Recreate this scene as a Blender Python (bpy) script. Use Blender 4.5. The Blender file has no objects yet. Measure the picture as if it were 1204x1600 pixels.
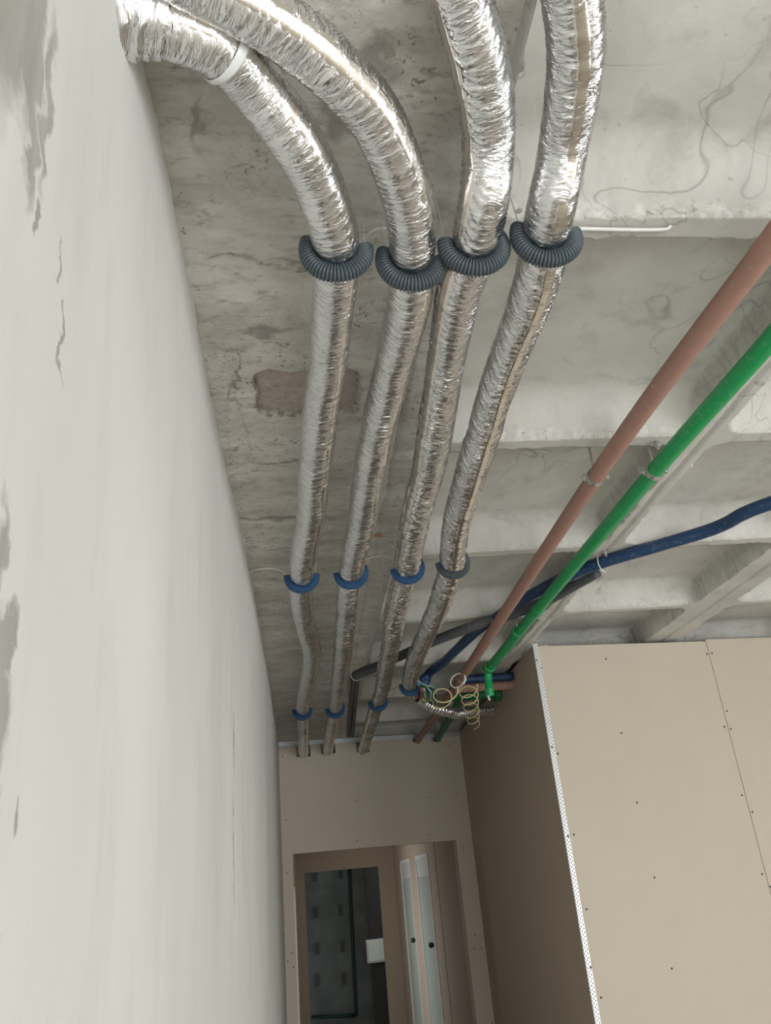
import bpy, math, random
import numpy as np
from mathutils import Vector, Matrix
random.seed(7)

# ------------------------------------------------------------------ camera, world, lights, exposure
CZ = 2.30                                   # camera height above the floor
H = CZ + 1.28                               # underside of the ceiling ribs
PITCH, YAW, ROLL, FPX = 0.42806101, 0.12409836, -0.09430179, 1262.93
def cam_axes():
    a, b, c = YAW, PITCH, ROLL
    f = np.array([math.sin(a)*math.cos(b), math.cos(a)*math.cos(b), math.sin(b)])
    r = np.array([math.cos(a), -math.sin(a), 0.0]); u = np.cross(r, f)
    return math.cos(c)*r + math.sin(c)*u, -math.sin(c)*r + math.cos(c)*u, f
CR, CU, CF = cam_axes()
scene = bpy.context.scene
COL = scene.collection
cd = bpy.data.cameras.new('camera'); cam = bpy.data.objects.new('camera', cd); COL.objects.link(cam)
cd.sensor_fit = 'VERTICAL'; cd.sensor_height = 36.0; cd.lens = 36.0*FPX/1600.0
cd.clip_start = 0.02; cd.clip_end = 200
cam.matrix_world = Matrix(((CR[0], CU[0], -CF[0], 0), (CR[1], CU[1], -CF[1], 0), (CR[2], CU[2], -CF[2], CZ), (0, 0, 0, 1)))
scene.camera = cam
scene.view_settings.view_transform = 'Standard'; scene.view_settings.look = 'None'
scene.view_settings.gamma = 1; scene.view_settings.use_curve_mapping = False
scene.view_settings.exposure = -0.10
w = bpy.data.worlds.new('world'); scene.world = w; w.use_nodes = True
bg = w.node_tree.nodes['Background']; bg.inputs[0].default_value = (0.82, 0.92, 1.0, 1); bg.inputs[1].default_value = 0.9
def area(name, loc, direction, sx, sy, power, color=(1, 1, 1), spread=math.pi):
    l = bpy.data.lights.new(name, 'AREA'); l.shape = 'RECTANGLE'; l.size = sx; l.size_y = sy
    l.energy = power; l.color = color; l.spread = spread
    o = bpy.data.objects.new(name, l); COL.objects.link(o); o.location = loc
    o.rotation_euler = Vector(direction).to_track_quat('-Z', 'Y').to_euler(); return o
DAY = (0.97, 0.985, 1.0)
area('daylight_back_window', (1.3, -2.95, 1.35), (0, 1, 0.0), 2.2, 2.3, 120, DAY)
area('daylight_back_window', (4.3, -2.95, 1.35), (0, 1, 0.0), 2.2, 2.3, 150, DAY)
area('daylight_right_window', (5.95, 0.6, 1.35), (-1, 0, 0.0), 2.6, 2.3, 70, DAY)
area('unseen_corridor_opening', (-0.19, 12.3, 1.7), (1, 0, 0), 1.6, 1.8, 14, (1.0, 0.95, 0.87))  # unseen opening, placed to light the far corridor
area('far_room_fill', (2.8, 15.7, 2.6), (-1, 0.45, -.2), 0.8, 0.8, 20, (0.9, 0.97, 1.0))  # added fill lamp that lifts the dim room, no visible source

# ------------------------------------------------------------------ pixel -> point on a plane of the room
def ray(x, y): return (x-602)/FPX*CR - (y-800)/FPX*CU + CF
def atZ(x, y, z):
    d = ray(x, y); p = d*(z/d[2]); return Vector((p[0], p[1], p[2]+CZ))
def atX(x, y, X):
    d = ray(x, y); p = d*(X/d[0]); return Vector((p[0], p[1], p[2]+CZ))
def atY(x, y, Y):
    d = ray(x, y); p = d*(Y/d[1]); return Vector((p[0], p[1], p[2]+CZ))
def at_plane(x, y, P, Q):
    d = ray(x, y); n = np.array([-(Q[1]-P[1]), Q[0]-P[0], 0.0])
    t = (n[0]*P[0]+n[1]*P[1])/(n@d); p = d*t; return Vector((p[0], p[1], p[2]+CZ))
def c5(x, y): return (420+x/3.168, 1140+y/3.168)
def c7(x, y): return (800+x/2.582, 980+y/2.582)
def c4(x, y): return (600+x/4.631, 960+y/4.631)

# ------------------------------------------------------------------ object helpers
def tag(o, label=None, cat=None, group=None, kind=None):
    if label: o['label'] = label
    if cat: o['category'] = cat
    if group: o['group'] = group
    if kind: o['kind'] = kind
    return o
def empty(name, loc, label, cat, group=None):
    o = bpy.data.objects.new(name, None); COL.objects.link(o); o.location = loc; o.empty_display_size = .05
    return tag(o, label, cat, group)
def mesh_obj(name, verts, faces, mat, parent=None, smooth=False, uv=None, attr=None):
    me = bpy.data.meshes.new(name)
    if isinstance(verts, np.ndarray):
        n = len(verts); me.vertices.add(n); me.vertices.foreach_set('co', verts.astype(np.float32).ravel())
        f = np.asarray(faces, dtype=np.int32); k = f.shape[1]
        me.loops.add(f.size); me.loops.foreach_set('vertex_index', f.ravel())
        me.polygons.add(len(f)); me.polygons.foreach_set('loop_start', np.arange(0, f.size, k, dtype=np.int32))
        me.polygons.foreach_set('loop_total', np.full(len(f), k, dtype=np.int32))
        me.update(calc_edges=True); me.validate()
    else:
        me.from_pydata([tuple(v) for v in verts], [], faces); me.update()
    if attr is not None:
        for nm, arr in attr.items():
            a = me.attributes.new(nm, 'FLOAT', 'POINT'); a.data.foreach_set('value', arr.astype(np.float32).ravel())
    if smooth: me.polygons.foreach_set('use_smooth', [True]*len(me.polygons))
    me.materials.append(mat)
    o = bpy.data.objects.new(name, me); COL.objects.link(o)
    if parent is not None:
        o.parent = parent
        o.matrix_parent_inverse = Matrix.Translation(parent.location).inverted() if parent.type == 'EMPTY' else Matrix()
    return o
class MB:
    def __init__(s): s.v = []; s.f = []
    def add(s, v, f):
        b = len(s.v); s.v += [tuple(p) for p in v]; s.f += [tuple(i+b for i in q) for q in f]; return s
    def obox(s, o, ux, uy, uz):                      # corner + three edge vectors
        o, ux, uy, uz = map(Vector, (o, ux, uy, uz))
        v = [o, o+ux, o+ux+uy, o+uy, o+uz, o+ux+uz, o+ux+uy+uz, o+uy+uz]
        return s.add(v, [(0,3,2,1),(4,5,6,7),(0,1,5,4),(1,2,6,5),(2,3,7,6),(3,0,4,7)])
    def box(s, x0, x1, y0, y1, z0, z1): return s.obox((x0,y0,z0), (x1-x0,0,0), (0,y1-y0,0), (0,0,z1-z0))
    def cyl(s, p, q, r, n=16, r2=None):
        p = Vector(p); q = Vector(q); a = (q-p).normalized(); u = a.orthogonal().normalized(); w_ = a.cross(u); r2 = r if r2 is None else r2
        v = [p+(u*math.cos(t)+w_*math.sin(t))*r for t in [2*math.pi*i/n for i in range(n)]] + \
            [q+(u*math.cos(t)+w_*math.sin(t))*r2 for t in [2*math.pi*i/n for i in range(n)]]
        return s.add(v, [(i, (i+1)%n, (i+1)%n+n, i+n) for i in range(n)] + [tuple(range(n))[::-1], tuple(range(n, 2*n))])
    def build(s, name, mat, parent=None, smooth=False):
        o = mesh_obj(name, s.v, s.f, mat, parent)
        if smooth: shade_auto(o)
        return o
def shade_auto(o, ang=0.7):
    me = o.data; me.polygons.foreach_set('use_smooth', [True]*len(me.polygons))
    try: me.set_sharp_from_angle(angle=ang)
    except Exception: pass

def catmull(pts, step, closed=False):
    P = [np.array(p, float) for p in pts]; P = [2*P[0]-P[1]] + P + [2*P[-1]-P[-2]]
    out = []
    for i in range(1, len(P)-2):
        p0, p1, p2, p3 = P[i-1:i+3]
        for t in np.linspace(0, 1, 24, endpoint=False):
            out.append(0.5*((2*p1)+(-p0+p2)*t+(2*p0-5*p1+4*p2-p3)*t*t+(-p0+3*p1-3*p2+p3)*t**3))
    out.append(P[-2]); out = np.array(out)
    seg = np.r_[0, np.cumsum(np.linalg.norm(np.diff(out, axis=0), axis=1))]
    if callable(step):
        s = [0.0]
        while s[-1] < seg[-1]:
            y = np.interp(s[-1], seg, out[:, 1]); s.append(s[-1]+step(y))
        s[-1] = seg[-1]; s = np.array(s)
    else: s = np.linspace(0, seg[-1], max(3, int(seg[-1]/step)+1))
    return np.stack([np.interp(s, seg, out[:, k]) for k in range(3)], 1), s
def frames_up(P):
    T = np.gradient(P, axis=0); T /= np.linalg.norm(T, axis=1)[:, None]
    S = np.cross(T, [0, 0, 1.0]); S /= np.linalg.norm(S, axis=1)[:, None]
    return T, S, np.cross(S, T)                      # tangent, right, up
def frames_pt(P):
    T = np.gradient(P, axis=0); T /= np.linalg.norm(T, axis=1)[:, None]
    a = np.array([0, 0, 1.0]) if abs(T[0][2]) < .9 else np.array([1.0, 0, 0])
    u = np.cross(T[0], a); u /= np.linalg.norm(u); U = [u]
    for t in T[1:]:
        u = u - t*(u@t); u = u/np.linalg.norm(u); U.append(u)
    U = np.array(U); return T, U, np.cross(T, U)
def sweep(name, P, R, mat, parent=None, n=16, frames=None, offset=None, cap=True, smooth=True):
    """R: (m,n) radii; angle 0 = right, -90deg = down when frames_up is used"""
    m = len(P); T, S, U = frames or frames_pt(P)
    at = None
    if mat is M['foil']:
        sl = np.r_[0, np.cumsum(np.linalg.norm(np.diff(P, axis=0), axis=1))]; tt = np.linspace(0, 2*math.pi, n, endpoint=False)
        at = {'along': np.repeat(sl, n), 'around': np.tile(np.abs(np.mod(tt+math.pi/2, 2*math.pi)-math.pi), m)*-1.0 + np.tile(.0*tt, m)}
        x_ = np.mod(tt-math.pi/2, 2*math.pi); at['around'] = np.tile(x_, m)
    th = np.linspace(0, 2*math.pi, n, endpoint=False)
    R = np.broadcast_to(np.asarray(R, float).reshape(-1, 1) if np.ndim(R) == 1 else np.asarray(R, float), (m, n))
    V = P[:, None, :] + R[:, :, None]*(np.cos(th)[None, :, None]*S[:, None, :] + np.sin(th)[None, :, None]*U[:, None, :])
    i, j = np.meshgrid(np.arange(m-1), np.arange(n), indexing='ij'); j2 = (j+1) % n
    F = np.stack([i*n+j, (i+1)*n+j, (i+1)*n+j2, i*n+j2], -1).reshape(-1, 4)
    Vf = V.reshape(-1, 3)
    if cap:
        Vf = np.vstack([Vf, P[0], P[-1]]); a, b = m*n, m*n+1
        jj = np.arange(n); k = (jj+1) % n
        F = np.vstack([F, np.stack([np.full(n, a), jj, k, np.full(n, a)], -1)[:, [0, 1, 2, 2]]*0 + np.stack([jj, k, np.full(n, a), np.full(n, a)], -1)]) if False else F
        me_faces = [tuple(q) for q in F] + [(int(a), int(x), int(y)) for x, y in zip(jj, k)] + [(int(b), int((m-1)*n+y), int((m-1)*n+x)) for x, y in zip(jj, k)] if (m*n < 60000 and at is None) else None
        if me_faces is not None:
            return mesh_obj(name, [tuple(v) for v in Vf], me_faces, mat, parent, smooth)
        Vf = Vf[:-2]
    return mesh_obj(name, Vf, F, mat, parent, smooth, attr=at)
def tube(name, pts, r, mat, parent=None, n=12, step=.01):
    P, s = catmull(pts, step)
    return sweep(name, P, np.full(len(P), r), mat, parent, n)

# value noise (numpy)
def _h(i, j, seed):
    x = (i.astype(np.int64)*374761393 + j.astype(np.int64)*668265263 + seed*1442695041) & 0x7fffffff
    x = ((x ^ (x >> 13))*1274126177) & 0x7fffffff
    return ((x ^ (x >> 16)) & 0xffff)/65535.0
def vnoise(x, y, seed=0, per=None):
    i = np.floor(x); j = np.floor(y); fx = x-i; fy = y-j
    fx = fx*fx*(3-2*fx); fy = fy*fy*(3-2*fy)
    j0, j1 = (j, j+1) if per is None else (np.mod(j, per), np.mod(j+1, per))
    a = _h(i, j0, seed); b = _h(i+1, j0, seed); c = _h(i, j1, seed); d = _h(i+1, j1, seed)
    return (a*(1-fx)+b*fx)*(1-fy)+(c*(1-fx)+d*fx)*fy
def fbm(x, y, seed=0, o=4):
    v = 0; a = .5
    for k in range(o): v = v+a*vnoise(x*2**k, y*2**k, seed+k*17); a *= .5
    return v

# ------------------------------------------------------------------ materials
def srgb(r, g, b):
    f = lambda c: (c/255/12.92) if c/255 <= .04045 else ((c/255+.055)/1.055)**2.4
    return (f(r), f(g), f(b), 1)
class NT:
    def __init__(s, name, rough=.8, metal=0):
        s.m = bpy.data.materials.new(name); s.m.use_nodes = True; s.t = s.m.node_tree
        s.b = s.t.nodes['Principled BSDF']; s.b.inputs['Roughness'].default_value = rough; s.b.inputs['Metallic'].default_value = metal
        s.co = s.n('ShaderNodeTexCoord').outputs['Object']
    def n(s, t, **k):
        x = s.t.nodes.new(t)
        for a, v in k.items(): setattr(x, a, v)
        return x
    def l(s, a, b): s.t.links.new(a, b)
    def noise(s, scale, detail=4, rough=.55, vec=None, sc=None, dist=0):
        x = s.n('ShaderNodeTexNoise'); x.inputs['Scale'].default_value = scale; x.inputs['Detail'].default_value = detail
        x.inputs['Roughness'].default_value = rough; x.inputs['Distortion'].default_value = dist
        v = vec or s.co
        if sc:
            mp = s.n('ShaderNodeMapping'); mp.inputs['Scale'].default_value = sc; s.l(v, mp.inputs[0]); v = mp.outputs[0]
        s.l(v, x.inputs['Vector']); return x.outputs['Fac']
    def ramp(s, fac, a, b, c0=(0,0,0,1), c1=(1,1,1,1)):
        x = s.n('ShaderNodeValToRGB'); x.color_ramp.elements[0].position = a; x.color_ramp.elements[1].position = b
        x.color_ramp.elements[0].color = c0; x.color_ramp.elements[1].color = c1; s.l(fac, x.inputs[0]); return x.outputs[0]
    def mix(s, fac, a, b, bt='MIX'):
        x = s.n('ShaderNodeMix', data_type='RGBA', blend_type=bt)
        for v, i in ((fac, 0), (a, 6), (b, 7)):
            if isinstance(v, (int, float)): x.inputs[i].default_value = v
            elif isinstance(v, tuple): x.inputs[i].default_value = v
            else: s.l(v, x.inputs[i])
        return x.outputs[2]
    def math(s, op, a, b=None, c=None, clamp=False):
        x = s.n('ShaderNodeMath', operation=op, use_clamp=clamp)
        for i, v in enumerate((a, b, c)):
            if v is None: continue
            if isinstance(v, (int, float)): x.inputs[i].default_value = v
            else: s.l(v, x.inputs[i])
        return x.outputs[0]
    def ellipse(s, vec, c, r, soft=.25, axes=(0, 1), ang=0):
        """mask of a warped blob: 1 inside"""
        sp = s.n('ShaderNodeSeparateXYZ'); s.l(vec, sp.inputs[0])
        a = s.math('SUBTRACT', sp.outputs[axes[0]], c[0]); b = s.math('SUBTRACT', sp.outputs[axes[1]], c[1])
        if ang:
            ca, sa = math.cos(ang), math.sin(ang)
            a2 = s.math('ADD', s.math('MULTIPLY', a, ca), s.math('MULTIPLY', b, sa))
            b2 = s.math('SUBTRACT', s.math('MULTIPLY', b, ca), s.math('MULTIPLY', a, sa)); a, b = a2, b2
        a = s.math('DIVIDE', a, r[0]); b = s.math('DIVIDE', b, r[1])
        d = s.math('SQRT', s.math('ADD', s.math('MULTIPLY', a, a), s.math('MULTIPLY', b, b)))
        return s.math('DIVIDE', s.math('SUBTRACT', 1+soft, d), 2*soft, clamp=True)
    def warp(s, scale, amt, detail=3):
        x = s.n('ShaderNodeTexNoise'); x.inputs['Scale'].default_value = scale; x.inputs['Detail'].default_value = detail; s.l(s.co, x.inputs['Vector'])
        sb = s.n('ShaderNodeVectorMath', operation='SUBTRACT'); s.l(x.outputs['Color'], sb.inputs[0]); sb.inputs[1].default_value = (.5,.5,.5)
        sc = s.n('ShaderNodeVectorMath', operation='SCALE'); s.l(sb.outputs[0], sc.inputs[0]); sc.inputs[3].default_value = amt
        ad = s.n('ShaderNodeVectorMath', operation='ADD'); s.l(s.co, ad.inputs[0]); s.l(sc.outputs[0], ad.inputs[1]); return ad.outputs[0]
    def color(s, c):
        if isinstance(c, tuple): s.b.inputs['Base Color'].default_value = c
        else: s.l(c, s.b.inputs['Base Color'])
        return s
    def bump(s, h, strength=.3, dist=.01):
        x = s.n('ShaderNodeBump'); x.inputs['Strength'].default_value = strength; x.inputs['Distance'].default_value = dist
        s.l(h, x.inputs['Height']); s.l(x.outputs[0], s.b.inputs['Normal']); return s
def plain(name, c, rough=.5, metal=0, nscale=0, namt=.1):
    t = NT(name, rough, metal)
    if nscale:
        f = t.noise(nscale, 4); c2 = tuple(x*(1-namt*2) for x in c[:3])+(1,)
        t.color(t.mix(f, c, c2))
    else: t.color(c)
    return t.m

def mat_plaster():
    t = NT('painted plaster', .75)
    base = t.mix(t.ramp(t.noise(1.6, 4, .5, sc=(1, 1, .5)), .35, .7), (0.72, 0.72, 0.69, 1), (0.64, 0.64, 0.61, 1))
    base = t.mix(t.math('MULTIPLY', t.ramp(t.noise(7, 5, .6, sc=(1, 1.6, .35)), .52, .78), .35), base, (0.48, 0.46, 0.42, 1))
    wv = t.warp(24, .075, 7)
    stain = None
    for c, r, a in (((.43, CZ+.70), (.075, .14), 0), ((.59, CZ+.12), (.03, .07), 0), ((.50, CZ+.74), (.028, .12), .15), ((.555, CZ+.70), (.014, .10), .1), ((.53, CZ+.64), (.015, .09), .12),
                    ((.40, CZ+.60), (.03, .12), 0), ((.565, CZ+.56), (.006, .02), .1), ((.628, CZ+.565), (.004, .03), .15), ((.655, CZ+.50), (.004, .045), .15),
                    ((.60, CZ+.18), (.014, .03), -.2), ((.56, CZ+.20), (.016, .08), -.1), ((.63, CZ-.05), (.03, .03), -.2), ((.66, CZ+.07), (.004, .02), 0),
                    ((2.5, CZ+.42), (.012, .10), 0), ((2.47, CZ+.12), (.010, .18), 0)):
        e = t.ellipse(wv, c, r, .22, (1, 2), a); stain = e if stain is None else t.math('MAXIMUM', stain, e)
    br = t.math('MULTIPLY', stain, t.math('MULTIPLY_ADD', t.noise(30, 3, sc=(1, 1, .2)), .5, .42))
    t.color(t.mix(br, base, (0.24, 0.225, 0.195, 1)))
    t.bump(t.noise(5, 5, .55, sc=(1, 1, .4)), .12, .02); return t.m
def mat_concrete():
    t = NT('cast concrete', .85)
    base = t.mix(t.ramp(t.noise(2.6, 6, .62), .36, .66), (0.60, 0.59, 0.545, 1), (0.49, 0.48, 0.44, 1))
    base = t.mix(t.math('MULTIPLY', t.ramp(t.noise(9, 7, .65, dist=.6), .54, .74), .45), base, (0.26, 0.245, 0.21, 1))
    base = t.mix(t.math('MULTIPLY', t.ramp(t.noise(60, 2), .70, .78), .5), base, (0.20, 0.19, 0.17, 1))
    # thin dark scratches and hairline cracks
    for sc, th in ((3.1, .006), (1.7, .004)):
        n = t.noise(sc, 3, .5, dist=1.2, sc=(1, .6, 1)); d = t.math('ABSOLUTE', t.math('SUBTRACT', n, .5))
        m = t.math('MULTIPLY', t.ramp(d, th*.2, th, (1,1,1,1), (0,0,0,1)), t.ramp(t.noise(1.3, 2), .5, .62))
        base = t.mix(t.math('MULTIPLY', m, .5), base, (0.17, 0.16, 0.14, 1))
    ms = t.n('ShaderNodeAttribute', attribute_name='mortar_shade')
    base = t.mix(t.math('MULTIPLY', ms.outputs['Fac'], t.math('MULTIPLY', t.ramp(t.noise(25, 5, .7), .3, .6), .5)), base, (0.30, 0.28, 0.24, 1))  # rough cement tone, with the shade of the rib sides painted in
    at = t.n('ShaderNodeAttribute', attribute_name='chalk')
    ch = t.math('MULTIPLY', at.outputs['Fac'], t.ramp(t.noise(38, 5, .7), .46, .60), clamp=True)
    base = t.mix(ch, base, (0.74, 0.73, 0.68, 1))
    dk = t.math('MULTIPLY', at.outputs['Fac'], t.ramp(t.noise(52, 3, .6, sc=(1, 2, 1)), .62, .66))
    base = t.mix(t.math('MULTIPLY', dk, .8), base, (0.12, 0.115, 0.10, 1))
    t.color(base); t.bump(t.noise(22, 6, .6), .35, .006); return t.m
def mat_band():
    t = NT('old stained concrete', .9)
    base = t.mix(t.ramp(t.noise(5, 7, .68, sc=(.7, 1.4, 1)), .38, .60), (0.68, 0.66, 0.605, 1), (0.50, 0.475, 0.42, 1))
    base = t.mix(t.math('MULTIPLY', t.ramp(t.noise(9, 8, .74, sc=(.6, 1.4, 1), dist=.8), .53, .64), .5), base, (0.30, 0.275, 0.235, 1))
    base = t.mix(t.math('MULTIPLY', t.ramp(t.noise(28, 6, .72, sc=(.6, 1.3, 1)), .56, .66), .55), base, (0.19, 0.165, 0.13, 1))
    area_ = t.ramp(t.noise(3.5, 3), .45, .58)
    base = t.mix(t.math('MULTIPLY', t.ramp(t.noise(75, 3, .6), .60, .66), t.math('MULTIPLY', area_, .8)), base, (0.19, 0.145, 0.11, 1))
    base = t.mix(t.math('MULTIPLY', t.ramp(t.noise(11, 6, .7), .56, .66), .45), base, (0.66, 0.65, 0.60, 1))
    wv = t.warp(16, .13, 6); st = None
    for c, r, a in (((.11, 1.04), (.03, .045), .2), ((.18, .93), (.03, .035), 0), ((.03, 1.14), (.03, .008), .3), ((-.14, 1.05), (.012, .05), 0), ((.33, .80), (.03, .02), 0),
                    ((-.14, 1.9), (.006, .13), .1), ((.08, 1.44), (.10, .010), .2), ((-.05, 1.66), (.05, .02), .1), ((-.02, 2.35), (.10, .012), 0), ((.0, 2.8), (.2, .02), .05), ((.1, 1.2), (.02, .02), 0)):
        e = t.ellipse(wv, c, r, .35, (0, 1), a); st = e if st is None else t.math('MAXIMUM', st, e)
    base = t.mix(t.math('MULTIPLY', st, .65), base, (0.22, 0.20, 0.175, 1))
    at = t.n('ShaderNodeAttribute', attribute_name='brick')
    bc = t.mix(t.ramp(t.noise(40, 6, .75), .35, .65), (0.50, 0.435, 0.38, 1), (0.35, 0.30, 0.255, 1))
    base = t.mix(at.outputs['Fac'], base, bc)
    e2 = t.n('ShaderNodeAttribute', attribute_name='rim')
    base = t.mix(t.math('MULTIPLY', e2.outputs['Fac'], t.ramp(t.noise(45, 4, .7), .45, .6)), base, (0.14, 0.12, 0.10, 1))
    t.color(base); t.bump(t.noise(30, 6, .65), .5, .008); return t.m
def mat_board(name, c1, c2):
    t = NT(name, .8)
    base = t.mix(t.noise(1.5, 3), c1, c2)
    base = t.mix(t.math('MULTIPLY', t.ramp(t.noise(5, 5, .6), .5, .8), .12), base, (0.40, 0.35, 0.28, 1))
    fib = t.noise(180, 2, .5, sc=(1, 1, .25))
    base = t.mix(t.math('MULTIPLY', fib, .08), base, (0.3, 0.27, 0.22, 1)); t.color(base); return t.m
def mat_foil():
    t = NT('crinkled aluminium foil', .2, 1.0)
    al = t.n('ShaderNodeAttribute', attribute_name='along').outputs['Fac']; ar = t.n('ShaderNodeAttribute', attribute_name='around').outputs['Fac']
    cb = t.n('ShaderNodeCombineXYZ'); t.l(al, cb.inputs[0]); t.l(ar, cb.inputs[1]); v = cb.outputs[0]
    n1 = t.noise(1, 3, .55, v, (95, .9, 1), 1.0); n2 = t.noise(1, 1, .5, v, (190, 1.6, 1), .8)
    r1 = t.math('ABSOLUTE', t.math('SUBTRACT', n1, .5)); r2 = t.math('ABSOLUTE', t.math('SUBTRACT', n2, .5))
    h = t.math('ADD', t.math('MULTIPLY', r1, 2.2), t.math('MULTIPLY', r2, .35))
    calm = t.ramp(t.noise(1, 2, .5, v, (5, .9, 1)), .38, .62)
    h = t.math('MULTIPLY', h, t.math('MULTIPLY_ADD', calm, .8, .35))
    base = t.mix(t.noise(20, 4), (0.88, 0.88, 0.885, 1), (0.70, 0.705, 0.71, 1))
    crease_shade = t.math('MULTIPLY', t.ramp(r1, .006, .03, (1,1,1,1), (0,0,0,1)), t.ramp(t.noise(1, 2, .5, v, (22, 1.6, 1)), .45, .58))  # thin creases darkened in the colour, as shade in the folds
    base = t.mix(t.math('MULTIPLY', crease_shade, .55), base, (0.22, 0.23, 0.235, 1))
    hole = t.ramp(t.noise(1, 1, .5, v, (70, 5, 1)), .795, .81)
    base = t.mix(hole, base, (0.02, 0.025, 0.025, 1)); t.color(base)
    t.l(t.math('MULTIPLY_ADD', t.noise(12, 3), .25, .09), t.b.inputs['Roughness'])
    t.bump(h, .7, .0045); return t.m
def mat_bead():
    t = NT('perforated galvanised corner bead', .4, .35)
    sp = t.n('ShaderNodeSeparateXYZ'); t.l(t.co, sp.inputs[0])
    z = t.math('MULTIPLY', sp.outputs[2], 1/.020); x = t.math('MULTIPLY', t.math('ADD', sp.outputs[0], sp.outputs[1]), 1/.0115)
    row = t.math('FLOOR', x); z2 = t.math('ADD', z, t.math('MULTIPLY', row, .5))
    fx = t.math('SUBTRACT', t.math('FRACT', x), .5); fz = t.math('SUBTRACT', t.math('FRACT', z2), .5)
    d = t.math('SQRT', t.math('ADD', t.math('MULTIPLY', fx, fx), t.math('MULTIPLY', t.math('MULTIPLY', fz, fz), 1.6)))
    t.color(t.mix(t.ramp(d, .28, .34), (0.10, 0.09, 0.08, 1), (0.86, 0.88, 0.89, 1))); return t.m
def mat_pipe(name, c, rough=.4):
    t = NT(name, rough)
    c2 = tuple(x*.82 for x in c[:3])+(1,)
    base = t.mix(t.noise(14, 5, .6), c, c2)
    dust = t.math('MULTIPLY', t.ramp(t.noise(45, 5, .7), .55, .75), .25)
    t.color(t.mix(dust, base, (0.55, 0.53, 0.48, 1))); return t.m

M = {}
M['plaster'] = mat_plaster(); M['concrete'] = mat_concrete(); M['band'] = mat_band()
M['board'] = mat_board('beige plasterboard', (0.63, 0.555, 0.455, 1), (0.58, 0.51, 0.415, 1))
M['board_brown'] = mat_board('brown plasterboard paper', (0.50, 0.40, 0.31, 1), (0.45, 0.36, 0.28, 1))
M['floor'] = plain('screed floor', (0.56, 0.51, 0.44, 1), .8, 0, 3, .1)
M['wall'] = plain('grey render', (0.55, 0.53, 0.48, 1), .85, 0, 4, .08)
M['dark'] = plain('dark joint and door', (0.05, 0.045, 0.04, 1), .9)  # dark tone of the board joint and the door panel
M['screw'] = plain('black phosphate screw', (0.02, 0.018, 0.016, 1), .5, .3)
M['foil'] = mat_foil()
def mat_tape():
    t = NT('smooth foil tape', .22, 1.0); t.color(t.mix(t.noise(9, 3), (0.88, 0.83, 0.76, 1), (0.76, 0.71, 0.65, 1)))  # warm tint paints a beige reflection into the tape
    t.bump(t.noise(40, 4, .6, sc=(1, 1.5, 1)), .25, .004); return t.m
M['tape'] = mat_tape()
M['clear'] = plain('white packing tape', (0.72, 0.73, 0.72, 1), .3)
M['sleeve_grey'] = plain('slate grey corrugated plastic', srgb(72, 82, 88), .42)
M['sleeve_blue'] = plain('blue corrugated plastic', srgb(42, 80, 116), .45)
M['wire'] = plain('pale hanger wire', (0.6, 0.6, 0.57, 1), .5)
M['white_cable'] = plain('white cable', (0.75, 0.75, 0.71, 1), .5)
M['brown'] = mat_pipe('brown foam pipe insulation', srgb(166, 128, 113), .7)
M['green'] = mat_pipe('green plastic pipe', srgb(22, 158, 88), .45)
M['dgreen'] = mat_pipe('dark green plastic fitting', srgb(14, 105, 60), .5)
M['blue'] = mat_pipe('blue insulated tube', srgb(26, 60, 98), .5)
M['grey'] = mat_pipe('dark grey rubber insulation', srgb(84, 88, 91), .6)
M['bead'] = mat_bead()
M['zinc'] = plain('galvanised steel track', (0.62, 0.66, 0.68, 1), .4, .7, 8, .06)
M['steel'] = plain('zinc plated clamp', (0.66, 0.66, 0.64, 1), .35, .9, 30, .1)
M['glass'] = plain('window glazing', (0.85, 0.9, 0.92, 1), .05); M['glass'].node_tree.nodes['Principled BSDF'].inputs['Transmission Weight'].default_value = 1
M['pvc'] = plain('white window frame', (0.8, 0.8, 0.79, 1), .35)
M['doorleaf'] = plain('pale grey door skin', (0.50, 0.55, 0.51, 1), .35, 0, 6, .04)
M['doortop'] = plain('white transom panel', (0.66, 0.68, 0.65, 1), .35)
M['black'] = plain('black plastic', (0.02, 0.02, 0.02, 1), .4)
for k, c in dict(c_blue=(60,110,170), c_red=(170,50,45), c_white=(215,215,205), c_yellow=(205,180,90), c_green=(70,150,110), c_cyan=(120,180,190), c_cream=(222,212,160)).items():
    M[k] = plain(k.replace('c_', '')+' cable sheath', srgb(*c), .45)

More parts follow.
